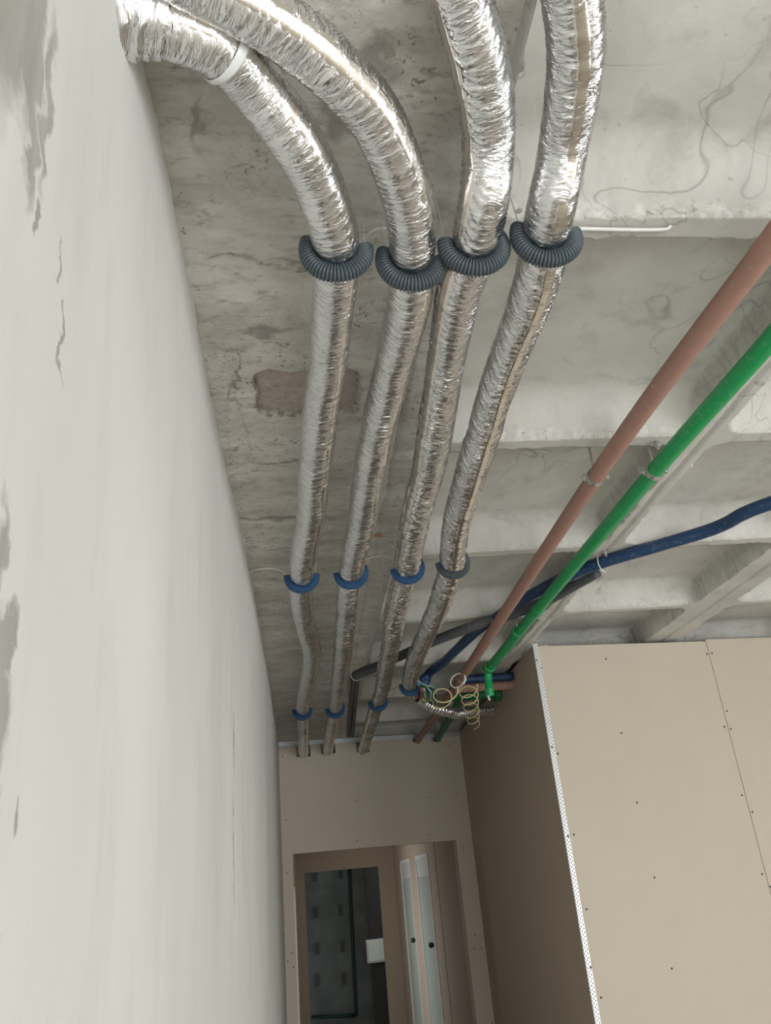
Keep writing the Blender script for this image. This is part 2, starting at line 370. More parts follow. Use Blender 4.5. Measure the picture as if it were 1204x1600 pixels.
# ------------------------------------------------------------------ the setting
def panel(name, P, U, V, T, umax, vmax, holes, mat, parent=None):
    """slab at P spanning U x V (unit vectors) with rectangular holes (u0,u1,v0,v1), thickness vector T"""
    us = sorted({0.0, umax, *[min(max(h[i], 0), umax) for h in holes for i in (0, 1)]}); vs = sorted({0.0, vmax, *[min(max(h[i], 0), vmax) for h in holes for i in (2, 3)]})
    P, U, V, T = map(Vector, (P, U, V, T)); nu, nv = len(us)-1, len(vs)-1
    solid = lambda i, j: 0 <= i < nu and 0 <= j < nv and not any(h[0] < (us[i]+us[i+1])/2 < h[1] and h[2] < (vs[j]+vs[j+1])/2 < h[3] for h in holes)
    idx = {}; vv = []; ff = []
    def vt(i, j, k):
        if (i, j, k) not in idx: idx[(i, j, k)] = len(vv); vv.append(P+U*us[i]+V*vs[j]+T*k)
        return idx[(i, j, k)]
    for i in range(nu):
        for j in range(nv):
            if not solid(i, j): continue
            ff.append((vt(i,j,0), vt(i+1,j,0), vt(i+1,j+1,0), vt(i,j+1,0))); ff.append((vt(i,j,1), vt(i,j+1,1), vt(i+1,j+1,1), vt(i+1,j,1)))
            if not solid(i-1, j): ff.append((vt(i,j,0), vt(i,j+1,0), vt(i,j+1,1), vt(i,j,1)))
            if not solid(i+1, j): ff.append((vt(i+1,j,0), vt(i+1,j,1), vt(i+1,j+1,1), vt(i+1,j+1,0)))
            if not solid(i, j-1): ff.append((vt(i,j,0), vt(i,j,1), vt(i+1,j,1), vt(i+1,j,0)))
            if not solid(i, j+1): ff.append((vt(i,j+1,0), vt(i+1,j+1,0), vt(i+1,j+1,1), vt(i,j+1,1)))
    o = mesh_obj(name, vv, ff, mat, parent); 
    if parent is None: o['kind'] = 'structure'
    return o
def struct(o, label=None): return tag(o, label, None, None, 'structure')

struct(MB().box(-.35, 6.15, -3.15, 20, -.12, 0).build('floor', M['floor']), 'bare screed floor of the room and corridor')
XW = -.207
# left wall: hand-plastered, slightly wavy, ragged where it meets the ceiling
ys = np.concatenate([np.arange(-3.1, .2, .08), np.arange(.2, 8.1, .02)]); zs = np.concatenate([np.arange(0, CZ-1.0001, .1), np.arange(CZ-1, CZ+1.0, .03), np.arange(CZ+1.0, H+.012, .008)])
Yg, Zg = np.meshgrid(ys, zs, indexing='ij')
edge = np.interp(Yg, [-3, .9, 1.3, 2.2, 3.25, 5.5, 7.9], [-.205, -.212, -.207, -.211, -.196, -.203, -.233])
Xg = edge + (fbm(Yg*1.3, Zg*.8, 3)-.47)*.012
top = np.clip((Zg-(H-.05))/.05, 0, 1)
Xg += top*(fbm(Yg*9, Zg*4, 5)-.5)*.028 - top**3*.006
lump = np.exp(-((Yg-2.98)/.11)**2)*np.clip((Zg-(H-.05))/.05, 0, 1); Xg += lump*(fbm(Yg*40, Zg*40, 8)-.25)*.035
V = np.stack([Xg, Yg, Zg], -1).reshape(-1, 3); n1, n2 = Yg.shape
ii, jj = np.meshgrid(np.arange(n1-1), np.arange(n2-1), indexing='ij')
F = np.stack([ii*n2+jj, (ii+1)*n2+jj, (ii+1)*n2+jj+1, ii*n2+jj+1], -1).reshape(-1, 4)
wl = struct(mesh_obj('wall_left', V, F, M['plaster'], smooth=True), 'long white plastered wall with grey trowel streaks')
mesh_obj('wall_core', *(lambda b: (b.v, b.f))(MB().box(-.36, -.25, -3.15, 8.1, 0, H)), M['wall'], wl)

# ribbed precast ceiling as a height field (coffers with rounded corners between ribs)
RIB = [1.355+.9767*k for k in range(-5, 8)]
FX = [(.435, 1.355), (1.450, 2.235), (2.475, 3.27), (3.38, 4.17), (4.28, 5.07), (5.18, 6.05)]
xs = np.concatenate([np.arange(.405, 2.6, .008), np.arange(2.6, 3.6, .014), np.arange(3.6, 6.2, .04)])
yl = [-3.1]
while yl[-1] < 8.05: yl.append(yl[-1] + (.04 if yl[-1] < .3 else .0045+.0016*yl[-1]))
ys = np.array(yl); Xg, Yg = np.meshgrid(xs, ys, indexing='ij')
n_edge = (fbm(Xg*14, Yg*14, 11)-.47)*np.where(Xg < .7, .008, .024) + (vnoise(Xg*70, Yg*70, 12)-.5)*.006
Z = np.zeros_like(Xg); D = np.full_like(Xg, -1.0)
hh = .135
ramp = lambda t: (1-(1-np.clip(t, 0, 1))**2)**.62
DN = np.full_like(Xg, 1.0)
for a, b in FX:
    for k in range(len(RIB)-1):
        y0, y1 = RIB[k], RIB[k+1]-.07
        cx, cy, bx, by, R0 = (a+b)/2, (y0+y1)/2, (b-a)/2, (y1-y0)/2, .085
        qx = np.abs(Xg-cx)-bx+R0; qy = np.abs(Yg-cy)-by+R0
        d = -(np.hypot(np.maximum(qx, 0), np.maximum(qy, 0))+np.minimum(np.maximum(qx, qy), 0)-R0)
        D = np.maximum(D, d)
        dd = d + n_edge*np.clip(1-np.abs(d)/.05, 0, 1)
        z = hh*np.minimum(ramp(dd/.032), ramp((y1-Yg+n_edge*.6)/.13)); z[dd < 0] = 0
        Z = np.maximum(Z, z)
        near = np.abs(Yg-y1)+ (np.maximum(np.abs(Xg-cx)-bx, 0)*4); DN = np.minimum(DN, near)
Z += (fbm(Xg*5, Yg*5, 21)-.47)*.006
for gx in (1.402, 2.36, 3.325):
    Z += .012*np.exp(-((Xg-gx+(vnoise(Yg*6, Yg*0, 4)-.5)*.01)/.008)**2)*(Z < .02)
mort_shade = sum(np.clip(1-np.abs(Xg-x_)/.016, 0, 1)*1.5 for x_ in (1.34, 2.22, 3.255)); mort_shade = np.clip(mort_shade*(Z > .012)*(fbm(Xg*4, Yg*4, 77)+.25), 0, 1)  # strip on the rib sides: rough cement colour plus painted shade
chalk = np.clip(1-DN/.014, 0, 1)*.8*np.clip(fbm(Xg*2, Yg*.5, 81)*3-.9, 0, 1) + np.clip(1-np.abs(D)/.01, 0, 1)*.25
V = np.stack([Xg, Yg, H+Z], -1).reshape(-1, 3); n1, n2 = Xg.shape
ii, jj = np.meshgrid(np.arange(n1-1), np.arange(n2-1), indexing='ij')
F = np.stack([ii*n2+jj, ii*n2+jj+1, (ii+1)*n2+jj+1, (ii+1)*n2+jj], -1).reshape(-1, 4)
struct(mesh_obj('ceiling', V, F, M['concrete'], smooth=True, attr={'chalk': np.clip(chalk, 0, 1), 'mortar_shade': mort_shade}), 'ribbed precast concrete ceiling with coffers')
# flat old concrete strip along the left wall, with a knocked-out brick patch
xs = np.arange(-.27, .412, .006); yl = [-3.1]
while yl[-1] < 8.05: yl.append(yl[-1] + (.04 if yl[-1] < .4 else .004+.0012*yl[-1]))
ys = np.array(yl); Xg, Yg = np.meshgrid(xs, ys, indexing='ij')
wx = (fbm(Xg*22, Yg*22, 31, 3)-.44)*.022; wy = (fbm(Xg*22, Yg*22, 37, 3)-.44)*.026
qx = np.abs(Xg+wx-.055)-.148+.035; qy = np.abs(Yg+wy-1.955)-.118+.035
d = -(np.hypot(np.maximum(qx, 0), np.maximum(qy, 0))+np.minimum(np.maximum(qx, qy), 0)-.035)
brick = np.clip(d/.006, 0, 1); rim = np.clip(1-np.abs(d-.004)/.012, 0, 1)
Z = brick*(.020+(fbm(Xg*60, Yg*60, 47)-.5)*.008) + (fbm(Xg*7, Yg*7, 41)-.47)*.012 + (fbm(Xg*35, Yg*35, 43)-.47)*.004
# spalled ledge near the first hangers and a shallow trench down the joint
led = 1.43 + .03*np.sin(Xg*14) + (fbm(Xg*12, Xg*0+3, 51)-.5)*.06
Z += .012*np.clip((Yg-led)/.006, 0, 1)*np.clip(1-(Yg-led)/.16, 0, 1)*np.clip((Xg+.18)/.05, 0, 1)*np.clip((.22-Xg)/.1, 0, 1)
Z += .010*np.exp(-((Xg-.335-(vnoise(Yg*5, Yg*0, 9)-.5)*.01)/.006)**2)*(Yg > 1.5)
Z += .008*np.exp(-((Xg+.145-.01*np.sin(Yg*9))/.006)**2)*(Yg > 1.75)*(Yg < 2.4)
rim = np.maximum(rim, np.exp(-((Yg-led)/.008)**2)*.8*((Xg > -.12) & (Xg < .2)))
V = np.stack([Xg, Yg, H+Z-.002], -1).reshape(-1, 3); n1, n2 = Xg.shape
ii, jj = np.meshgrid(np.arange(n1-1), np.arange(n2-1), indexing='ij')
F = np.stack([ii*n2+jj, ii*n2+jj+1, (ii+1)*n2+jj+1, (ii+1)*n2+jj], -1).reshape(-1, 4)
struct(mesh_obj('ceiling', V, F, M['band'], smooth=True, attr={'brick': brick, 'rim': rim}), 'flat stained concrete strip beside the left wall')
struct(MB().box(-.4, 6.2, -3.15, 8.0, H+.16, H+.3).build('ceiling', M['wall']), 'slab topping above the ribs')

# end wall of the corridor with notches for pipes and a doorway
E1 = Vector((-.233, 7.83, 0)); E2 = Vector((1.52, 8.01, 0)); EU = (E2-E1).normalized(); EL = (E2-E1).length; EN = Vector((-EU.y, EU.x, 0))
def eu(x, y):
    p = at_plane(x, y, (E1.x, E1.y), (E2.x, E2.y)); return (p-E1).dot(EU), p.z
BT = H-.045                                                 # top of boards
holes = []
for (x0, x1, yb) in ((463, 485, 1183), (502, 524, 1178), (558, 577, 1176), (644, 658, 1160), (674, 689, 1159)):
    u0, z0 = eu(x0, yb); u1, _ = eu(x1, yb); holes.append((u0, u1, z0, 9))
du0, dz = eu(457, 1336); du1, dz1 = eu(712, 1311); DTOP = (dz+dz1)/2
holes.append((du0, du1, -1, DTOP))
we = panel('wall_end', E1, EU, (0,0,1), EN*.11, EL, BT, holes, M['board']); we['label'] = 'plasterboard end wall with pipe notches and a doorway'
def screws(parent, pts, P, Q, nrm, r=.0058):
    for (x, y) in pts:
        p = at_plane(x, y, P, Q); MB().cyl(p-nrm*.002, p+nrm*.0012, r, 8).build('screw', M['screw'], parent)
screws(we, [c5(*p) for p in ((67,133),(434,349),(798,338),(928,316),(85,448),(93,708),(436,550),(792,522),(961,586),(1018,1020),(1017,1085),(1051,1080),(115,1107),(93,1147),(121,1177),(887,82),(1103,1450))],
       (E1.x, E1.y), (E2.x, E2.y), -EN)
struct(MB().obox(E1+Vector((0,0,BT+.001))-EN*.001, EU*EL, EN*.09, (0,0,H-BT-.003)).build('trim_1', M['zinc']), 'galvanised ceiling track above the end wall board')

# right side wall of the corridor and the partition that faces the room
C0 = Vector((1.453, 4.846, 0)); SU = (Vector((1.52, 8.01, 0))-C0).normalized(); SN = Vector((SU.y, -SU.x, 0)); SL = 3.17
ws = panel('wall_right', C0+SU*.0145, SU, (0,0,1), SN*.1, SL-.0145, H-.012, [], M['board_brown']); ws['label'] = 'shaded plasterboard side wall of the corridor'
C1 = Vector((2.657, 4.988, 0)); PU = (C1-C0).normalized(); PN = Vector((-PU.y, PU.x, 0)); PL = (C1-C0).length
wf = panel('wall_front', C0+PN*.0125+PU*.06, PU, (0,0,1), PN*.09, 4.54, H-.03, [], M['wall']); wf['label'] = 'beige plasterboard partition facing the room'
for k in range(4):
    u0 = PL*k+(0 if k == 0 else .002); u1 = PL*(k+1)-.002 if k < 3 else 4.6
    top_z = H-.022 if k == 0 else H-.010
    panel('plasterboard', C0+PU*u0, PU, (0,0,1), PN*.0125, u1-u0, top_z, [], M['board'], wf)
screws(wf, [c7(*p) for p in ((378,128),(440,427),(503,708),(573,1010),(643,1377),(785,108),(805,105),(865,338),(855,402),(881,411),(926,678),(968,745),(1007,996),(1040,1047),(117,165),(184,510),(248,837),(299,1138),(358,1494))],
       (C0.x, C0.y), (C1.x, C1.y), -PN)
bead = MB(); o = C0-PN*.0025-SN*.0025
bead.obox(o, PU*.030, PN*.0022, (0,0,H-.004)); bead.obox(o, SU*.008, SN*.0022, (0,0,H-.004)); bead.cyl(o+Vector((.001,.001,0)), o+Vector((.001,.001,H-.004)), .0035, 8)
bd = struct(bead.build('trim_2', M['bead']), 'perforated metal corner bead on the partition edge')
screws(bd, [c7(*p) for p in ((98,133),(160,483),(225,843),(316,1373))], (o.x, o.y), (o.x+PU.x, o.y+PU.y), -PN, .006)

# the rest of the room: back wall and right wall with windows
w_back = panel('wall_back', (-.35, -3.1, 0), (1,0,0), (0,0,1), (0,-.15,0), 6.5, H+.14, [(.55, 2.75, .2, 2.5), (3.55, 5.75, .2, 2.5)], M['wall'])
w_rr = panel('wall_room_right', (6.05, -3.1, 0), (0,1,0), (0,0,1), (.12,0,0), 11.3, H+.14, [(2.4, 5.0, .2, 2.5)], M['wall'])
panel('wall_room_end', (1.65, 8.12, 0), (1,0,0), (0,0,1), (0,.1,0), 4.5, H+.14, [], M['wall'])
struct(MB().box(-.4, 1.7, 8.06, 8.2, H-.05, H+.3).build('wall_light_stop', M['wall']), 'added block keeping sky light out of the coffers above the end wall')  # box added to stop sky light leaking in over the end wall
def window(n, P, U, w_, h_, N):
    P, U, N = map(Vector, (P, U, N)); m = MB(); t = .06
    for a, b, c, d in ((0, w_, 0, t), (0, w_, h_-t, h_), (0, t, t, h_-t), (w_-t, w_, t, h_-t), (w_/2-t/2, w_/2+t/2, t, h_-t)):
        m.obox(P+U*a+Vector((0,0,c)), U*(b-a), N*.05, (0,0,d-c))
    f = struct(m.build('window_%d' % n, M['pvc']), 'white framed window')
    MB().obox(P+U*t+N*.02+Vector((0,0,t)), U*(w_-2*t), N*.006, (0,0,h_-2*t)).build('pane', M['glass'], f)
window(1, (.2, -3.2, .2), (1,0,0), 2.2, 2.3, (0,1,0)); window(2, (3.2, -3.2, .2), (1,0,0), 2.2, 2.3, (0,1,0)); window(3, (6.12, -.7, .2), (0,1,0), 2.6, 2.3, (-1,0,0))

# corridor beyond the doorway
YF = 15.1; XR = 1.45
struct(MB().box(-.35, 2.2, 8.05, 20, H-.1, H+.1).build('ceiling', M['wall']), 'ceiling of the far corridor')
far_left = panel('wall_far_left', (-.215, 8.0, 0), (0,1,0), (0,0,1), (-.1,0,0), YF-8, H-.1, [(3.4, 5.2, .3, 2.35)], M['board'])
def far_door(n, pts_top, pts_bot, dots, label):
    ya = atX(*pts_top[0], XR).y; yb = atX(*pts_top[1], XR).y
    y0, y1 = min(ya, yb), max(ya, yb); zt = CZ+.29
    m = MB(); f = .055; x0 = XR-.012
    m.box(x0, XR+.06, y0, y0+f, 0, zt); m.box(x0, XR+.06, y1-f, y1, 0, zt); m.box(x0, XR+.06, y0+f, y1-f, zt-f, zt)
    d = struct(m.build('door_%d' % n, M['pvc']), label)
    MB().box(XR+.0, XR+.04, y0+f+.004, y1-f-.004, .01, CZ+.02).build('door_leaf', M['doorleaf'], d)
    MB().box(XR+.0, XR+.04, y0+f+.004, y1-f-.004, CZ+.024, zt-f-.004).build('transom', M['doortop'], d)
    for q in dots:
        p = atX(*q, XR-.03); t_ = np.linspace(0, math.pi, 9); sweep('door_knob', np.array([[XR-.03+.033*math.cos(a), p.y, p.z] for a in t_]), .033*np.sin(t_)+.0005, M['black'], d, 14)
    return (y0, y1, zt)
d1 = far_door(2, (c5(650,650), c5(695,633)), None, (c5(713,1043),), 'far pale door with white frame in the corridor beyond')
d2 = far_door(3, (c5(725,628), c5(785,605)), None, (c5(802,1067),), 'nearer pale door with white frame in the corridor beyond')
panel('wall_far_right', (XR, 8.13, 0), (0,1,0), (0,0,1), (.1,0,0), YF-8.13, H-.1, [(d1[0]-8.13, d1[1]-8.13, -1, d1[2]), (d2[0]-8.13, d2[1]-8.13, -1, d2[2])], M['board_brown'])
seam = atX(*c5(815,550), XR).y
struct(MB().box(XR-.003, XR+.001, seam, seam+.012, 0, H-.1).build('trim_3', M['dark']), 'board joint on the far corridor wall')
o0 = atY(*c5(175,712), YF); o1 = atY(*c5(540,675), YF)
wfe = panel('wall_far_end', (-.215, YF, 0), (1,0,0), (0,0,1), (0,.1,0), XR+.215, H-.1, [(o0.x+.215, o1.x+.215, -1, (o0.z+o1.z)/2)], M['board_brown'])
# dim room behind the far doorway
YB = 16.7
dr = panel('wall_dim_back', (-1.5, YB, 0), (1,0,0), (0,0,1), (0,.1,0), 4.6, H, [], M['wall'])
def yb(x, y, d=0): p = atY(*c5(x, y), YB-d); return p
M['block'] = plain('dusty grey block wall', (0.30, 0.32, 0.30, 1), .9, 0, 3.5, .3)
M['teal'] = plain('dark teal pipe', (0.012, 0.045, 0.04, 1), .5)
M['smudge'] = plain('dark grey bracket', (0.10, 0.11, 0.105, 1), .9)
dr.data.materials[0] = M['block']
for (x, y) in ((230,725),(355,710),(235,905),(355,895),(238,1085),(365,1075),(238,1245),(370,1235)):
    p = yb(x, y, .02); MB().box(p.x-.035, p.x+.035, YB-.03, YB, p.z-.09, p.z+.09).build('bracket', M['smudge'], dr)
pp = [yb(398, 680, .08), yb(412, 1000, .08), yb(432, 1415, .08)]
tg = empty('teal_pipe', pp[0], 'thin dark teal pipe with an elbow on the dim wall beyond the doorways', 'pipe')
tube('pipe', [p for p in pp], .03, M['teal'], tg, 8, .2); tube('pipe', [pp[2], yb(210, 1425, .08)], .03, M['teal'], tg, 8, .2)
pa = yb(470, 640, .35); pbm = yb(640, 1600, .35)
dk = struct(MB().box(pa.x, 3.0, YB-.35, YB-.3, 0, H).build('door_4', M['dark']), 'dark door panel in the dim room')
pw0 = yb(488, 1050, .36); pw1 = yb(575, 1138, .36)
wn = struct(MB().box(pw0.x-.03, pw1.x+.3, YB-.38, YB-.345, pw1.z-.03, pw0.z+.03).build('window_4', M['pvc']), 'small lit window in the dim room')
lit = NT('daylit pane', .3); lit.color((0.5, 0.55, 0.5, 1)); lit.b.inputs['Emission Color'].default_value = (0.62, 0.62, 0.45, 1); lit.b.inputs['Emission Strength'].default_value = .12
MB().box(pw0.x, pw1.x+.27, YB-.392, YB-.378, pw1.z, pw0.z).build('pane', lit.m, wn)
panel('wall_dim_left', (-1.5, YF+.1, 0), (0,1,0), (0,0,1), (-.1,0,0), 3.6, H, [], M['block'])
panel('wall_dim_right', (3.1, YF+.1, 0), (0,1,0), (0,0,1), (.1,0,0), 3.6, H, [], M['block'])
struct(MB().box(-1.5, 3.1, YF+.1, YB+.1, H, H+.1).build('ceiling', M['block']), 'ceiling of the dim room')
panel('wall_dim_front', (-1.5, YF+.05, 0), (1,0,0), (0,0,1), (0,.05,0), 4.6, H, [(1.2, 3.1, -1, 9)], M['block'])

# ------------------------------------------------------------------ foil ducts
ZDF = lambda y: float(np.interp(y, [0, 300, 420, 650, 900, 1200], [1.17, 1.13, 1.11, 1.13, 1.16, 1.165]))
ZD = 1.165                                              # duct axis above the camera
RINGS = {}                                              # duct -> list of ring pixel centres
RING_PX = [[(525,392),(471,901),(472,1110)], [(643,408),(548,895),(523,1107)], [(740,384),(636,887),(590,1096)], [(853,370),(707,879),(640,1071)]]
RINGC = [[atZ(x, y, ZDF(y)) for x, y in L] for L in RING_PX]
def duct(idx, px, label, R0=.046, amp=.0014, freq=110, shear=.5, smooth_left=0.0, tape_ang=-40, seed=1, zs=None, tape_w=.024):
    pts = []
    for k, q in enumerate(px):
        z = q[2] if len(q) > 2 else ZDF(q[1]); pts.append(atZ(q[0], q[1], z))
    P, s = catmull(pts, lambda y: .0021 if y < 2.2 else (.003 if y < 4 else .0045))
    n = 56; T, S, U = frames_up(P); th = np.linspace(0, 2*math.pi, n, endpoint=False)
    Sg, Tg = np.meshgrid(s, th, indexing='ij'); tn = Tg/(2*math.pi)
    yw = np.interp(P[:, 1], [1.5, 3.0, 6], [1, .62, .5]); Sx = np.r_[0, np.cumsum(np.diff(s)*yw[1:])][:, None]*np.ones((1, n)); amp = (amp*np.interp(P[:, 1], [1.5, 3, 6], [1, 1.7, 2.0]))[:, None]
    wv = 2.5*vnoise(Sg*9, tn*6, seed+3, 6)
    q = (1-np.abs(2*vnoise(Sx*freq*1.25+shear*9*np.sin(Tg)+wv, tn*5, seed, 5)-1))**2
    q2 = (1-np.abs(2*vnoise(Sx*freq*2.3+shear*15*np.sin(Tg+.6)+wv*2, tn*8, seed+5, 8)-1))**1.5
    A = amp*(.35+1.3*vnoise(Sg*5, tn*3, seed+9, 3))
    # smoother sheet on one side, deep gathers beside the tape
    dta = np.abs(np.mod(Tg-math.radians(tape_ang)+math.pi, 2*math.pi)-math.pi)*R0
    A = A*(1-smooth_left*np.clip(-np.cos(Tg)+.1, 0, 1)) + amp*.9*np.exp(-((dta-tape_w*.8)/.008)**2)
    R = R0*(1+.07*(vnoise(Sg*7, tn*2, seed+11, 2)-.5)+.05*(vnoise(Sg*16, tn*3, seed+12, 3)-.5)) + A*(q-.45)*2 + A*.7*(q2-.45)
    R = R*(1+.07*np.interp(P[:, 1], [1.6, 2.4, 3.8, 5.5], [0, 1, 1, 0]))[:, None]
    for c in RINGC[idx]:
        dist = np.linalg.norm(P-np.array(c), axis=1); R = R*(1-.13*np.exp(-(dist/.02)**2)[:, None])
    root = empty('foil_duct', Vector(P[len(P)//3]), label, 'duct', None)
    sweep('foil_jacket', P, R, M['foil'], root, n, (T, S, U), cap=False)
    # tape strip lying on the jacket
    m = 7; ang = math.radians(tape_ang)+np.linspace(-1, 1, m)*tape_w/2/R0 + 0
    wob = (vnoise(s*6, s*0, seed+20)-.5)*.25
    A2 = ang[None, :]+wob[:, None]
    j = np.mod(A2, 2*math.pi)/(2*math.pi)*n; j0 = np.floor(j).astype(int) % n; rr = np.take_along_axis(R, j0, 1)
    k7 = np.ones(9)/9
    base = np.convolve(np.pad(rr.max(1), 4, mode='edge'), k7, mode='valid')
    rr = base[:, None]*np.ones((1, m)) + .0004 + (rr-rr.mean())*.12
    rr[:, 0] -= .003; rr[:, -1] -= .003; rr = rr-.0008
    Vv = P[:, None, :]+rr[:, :, None]*(np.cos(A2)[:, :, None]*S[:, None, :]+np.sin(A2)[:, :, None]*U[:, None, :])
    i, jn = np.meshgrid(np.arange(len(P)-1), np.arange(m-1), indexing='ij')
    F = np.stack([i*m+jn, (i+1)*m+jn, (i+1)*m+jn+1, i*m+jn+1], -1).reshape(-1, 4)
    st = mesh_obj('seam_tape', Vv.reshape(-1, 3), F, M['tape'], root, True)
    return root, P, (T, S, U)
D1, P1, FR1 = duct(0, [(150,8,1.17),(200,22,1.17),(275,44,1.17),(340,74,1.17),(389,122,1.17),(454,206),(488,267),(511,325),(523,370),(525,392),(523,430),(520,476),(511,571),(500,647),(492,724),(486,800),(475,858),(471,901),(470,934),(478,980),(487,1020),(482,1059),(473,1099),(474,1139),(474,1176,1.155)],
     'silver foil duct nearest the left wall, curving into it', smooth_left=.75, seed=3, amp=.0008, tape_ang=-36, tape_w=.040)
D2, P2, FR2 = duct(1, [(225,-78,1.18),(300,-34,1.18),(378,6,1.175),(458,56,1.17),(515,104),(572,165),(608,229),(635,306),(643,363),(644,408),(641,440),(637,480),(614,571),(595,647),(579,724),(567,800),(555,858),(548,895),(543,934),(539,980),(535,1020),(530,1059),(523,1107),(517,1139),(512,1173,1.16)],
     'silver foil duct second from the left wall, smooth tape on its right flank', smooth_left=.45, seed=13, amp=.0010, tape_ang=-36, tape_w=.040)
D3, P3, FR3 = duct(2, [(700,-80,1.22),(722,0,1.215),(746,76,1.20),(759,153,1.19),(763,229,1.18),(757,306),(745,363),(740,384),(732,410),(719,445),(708,500),(696,571),(684,647),(671,724),(651,800),(640,858),(636,887),(626,925),(617,960),(612,1000),(604,1040),(596,1080),(588,1100),(581,1125),(567,1172,1.16)],
     'silver foil duct third from the left wall with dense slanted wrinkles', amp=.0017, freq=105, shear=.9, seed=23, tape_ang=-150, tape_w=.032)
D4, P4, FR4 = duct(3, [(880,-90,1.22),(894,0,1.21),(900,76,1.20),(892,153,1.19),(880,229,1.18),(865,306),(855,350),(853,370),(847,400),(838,440),(821,489),(795,554),(772,619),(753,685),(732,750),(714,815),(707,860),(706,885),(698,908),(687,942),(671,980),(652,1020),(641,1055),(640,1071),(648,1086,1.15)],
     'silver foil duct farthest right, its far end ending at the cable bundle', amp=.0015, freq=100, shear=.8, seed=33, tape_ang=-80, tape_w=.030)
# white tape ring on the first duct
c = np.array(atZ(352, 84, 1.17)); k = int(np.argmin(np.linalg.norm(P1-c, axis=1)))
Pk = P1[k-3:k+4]; fr = tuple(a[k-3:k+4] for a in FR1)
sweep('tape_wrap', Pk, np.array([.0465,.0492,.0494,.0495,.0494,.0492,.0465]), M['clear'], D1, 40, fr, cap=False)
# crumpled foil flap where the first duct meets the wall
pc = P1[0:14]; 
kk = int(np.argmin(np.abs(P1[:, 0]-(-.185))))
PF = P1[max(kk-22, 0):kk+14]; frf = tuple(a[max(kk-22, 0):kk+14] for a in FR1)
th = np.linspace(0, 2*math.pi, 40, endpoint=False)
gi, gt = np.meshgrid(np.arange(len(PF))*.11, th/(2*math.pi), indexing='ij')
rf = .049+.014*np.linspace(1, 0, len(PF))[:, None]*vnoise(gi*1.5, gt*5, 71, 5)*1.2 + .006*(1-np.abs(2*vnoise(gi*1.2, gt*9, 72, 9)-1))
sweep('foil_flap', PF, rf, M['foil'], D1, 40, frf, cap=False)

# ------------------------------------------------------------------ corrugated hanger cradles
def cradle(c, a0, a1, mat, label, group, hw=None, wires=True, Rm=.0555, rt=.0175):
    """arc of corrugated tube in the vertical plane across the duct; angles in degrees, -90 = straight down"""
    c = Vector(c); root = empty('hanger_cradle', c, label, 'pipe hanger', group)
    L = Rm*math.radians(a1-a0); nr = int(L/.0060); m = nr*4+1
    t = np.radians(np.linspace(a0, a1, m)); P = np.stack([c.x+Rm*np.cos(t), np.full(m, c.y)+.002*np.sin(t*2), c.z+Rm*np.sin(t)], 1)
    ph = np.arange(m) % 4; R = rt*np.where(ph == 0, .80, np.where(ph == 2, 1.03, .98)); R[0] = R[-1] = rt*.9
    o = sweep('sleeve', P, R, mat, root, 18, smooth=False)
    shade_auto(o, .6)
    if wires:
        for q, sx in ((P[0], -1), (P[-1], 1)):
            tv = Vector((q[0]+sx*.010, c.y, H+.0))
            tube('wire', [Vector(q), Vector(q).lerp(tv, .5), tv], .0010, M['wire'], root, 6, .02)
    return root
G1 = 'slate grey cradles in the nearest row'; G2 = 'cradles in the middle row'; G3 = 'blue cradles in the far row'
cradle(RINGC[0][0], -205, 8, M['sleeve_grey'], 'slate grey corrugated cradle under the duct nearest the wall, closest row', G1)
cradle(RINGC[1][0], -205, 2, M['sleeve_grey'], 'slate grey corrugated cradle under the second duct, hanging lowest in its row', G1)
cradle(RINGC[2][0], -190, 28, M['sleeve_grey'], 'slate grey corrugated cradle under the third duct, closest row', G1)
cradle(RINGC[3][0], -205, 12, M['sleeve_grey'], 'slate grey corrugated cradle under the rightmost duct, closest row', G1)
cradle(RINGC[0][1], -186, 6, M['sleeve_blue'], 'blue corrugated cradle under the duct nearest the wall, middle row', G2)
cradle(RINGC[1][1], -180, 38, M['sleeve_blue'], 'blue corrugated cradle under the second duct, middle row, right end raised', G2)
cradle(RINGC[2][1], -175, 38, M['sleeve_blue'], 'blue corrugated cradle under the third duct, middle row', G2)
cradle(RINGC[3][1], -180, 42, M['sleeve_grey'], 'small grey-green corrugated cradle under the rightmost duct, beside three blue ones', G2)
cradle(RINGC[0][2], -188, 12, M['sleeve_blue'], 'blue corrugated cradle under the duct nearest the wall, far row above the notches', G3)
cradle(RINGC[1][2], -182, 25, M['sleeve_blue'], 'blue corrugated cradle under the second duct, far row above the notches', G3)
cradle(RINGC[2][2], -182, 22, M['sleeve_blue'], 'blue corrugated cradle under the third duct, far row above the notches', G3)
cradle(RINGC[3][2], -190, 5, M['sleeve_blue'], 'blue corrugated cradle under the rightmost duct beside the cable bundle', G3)

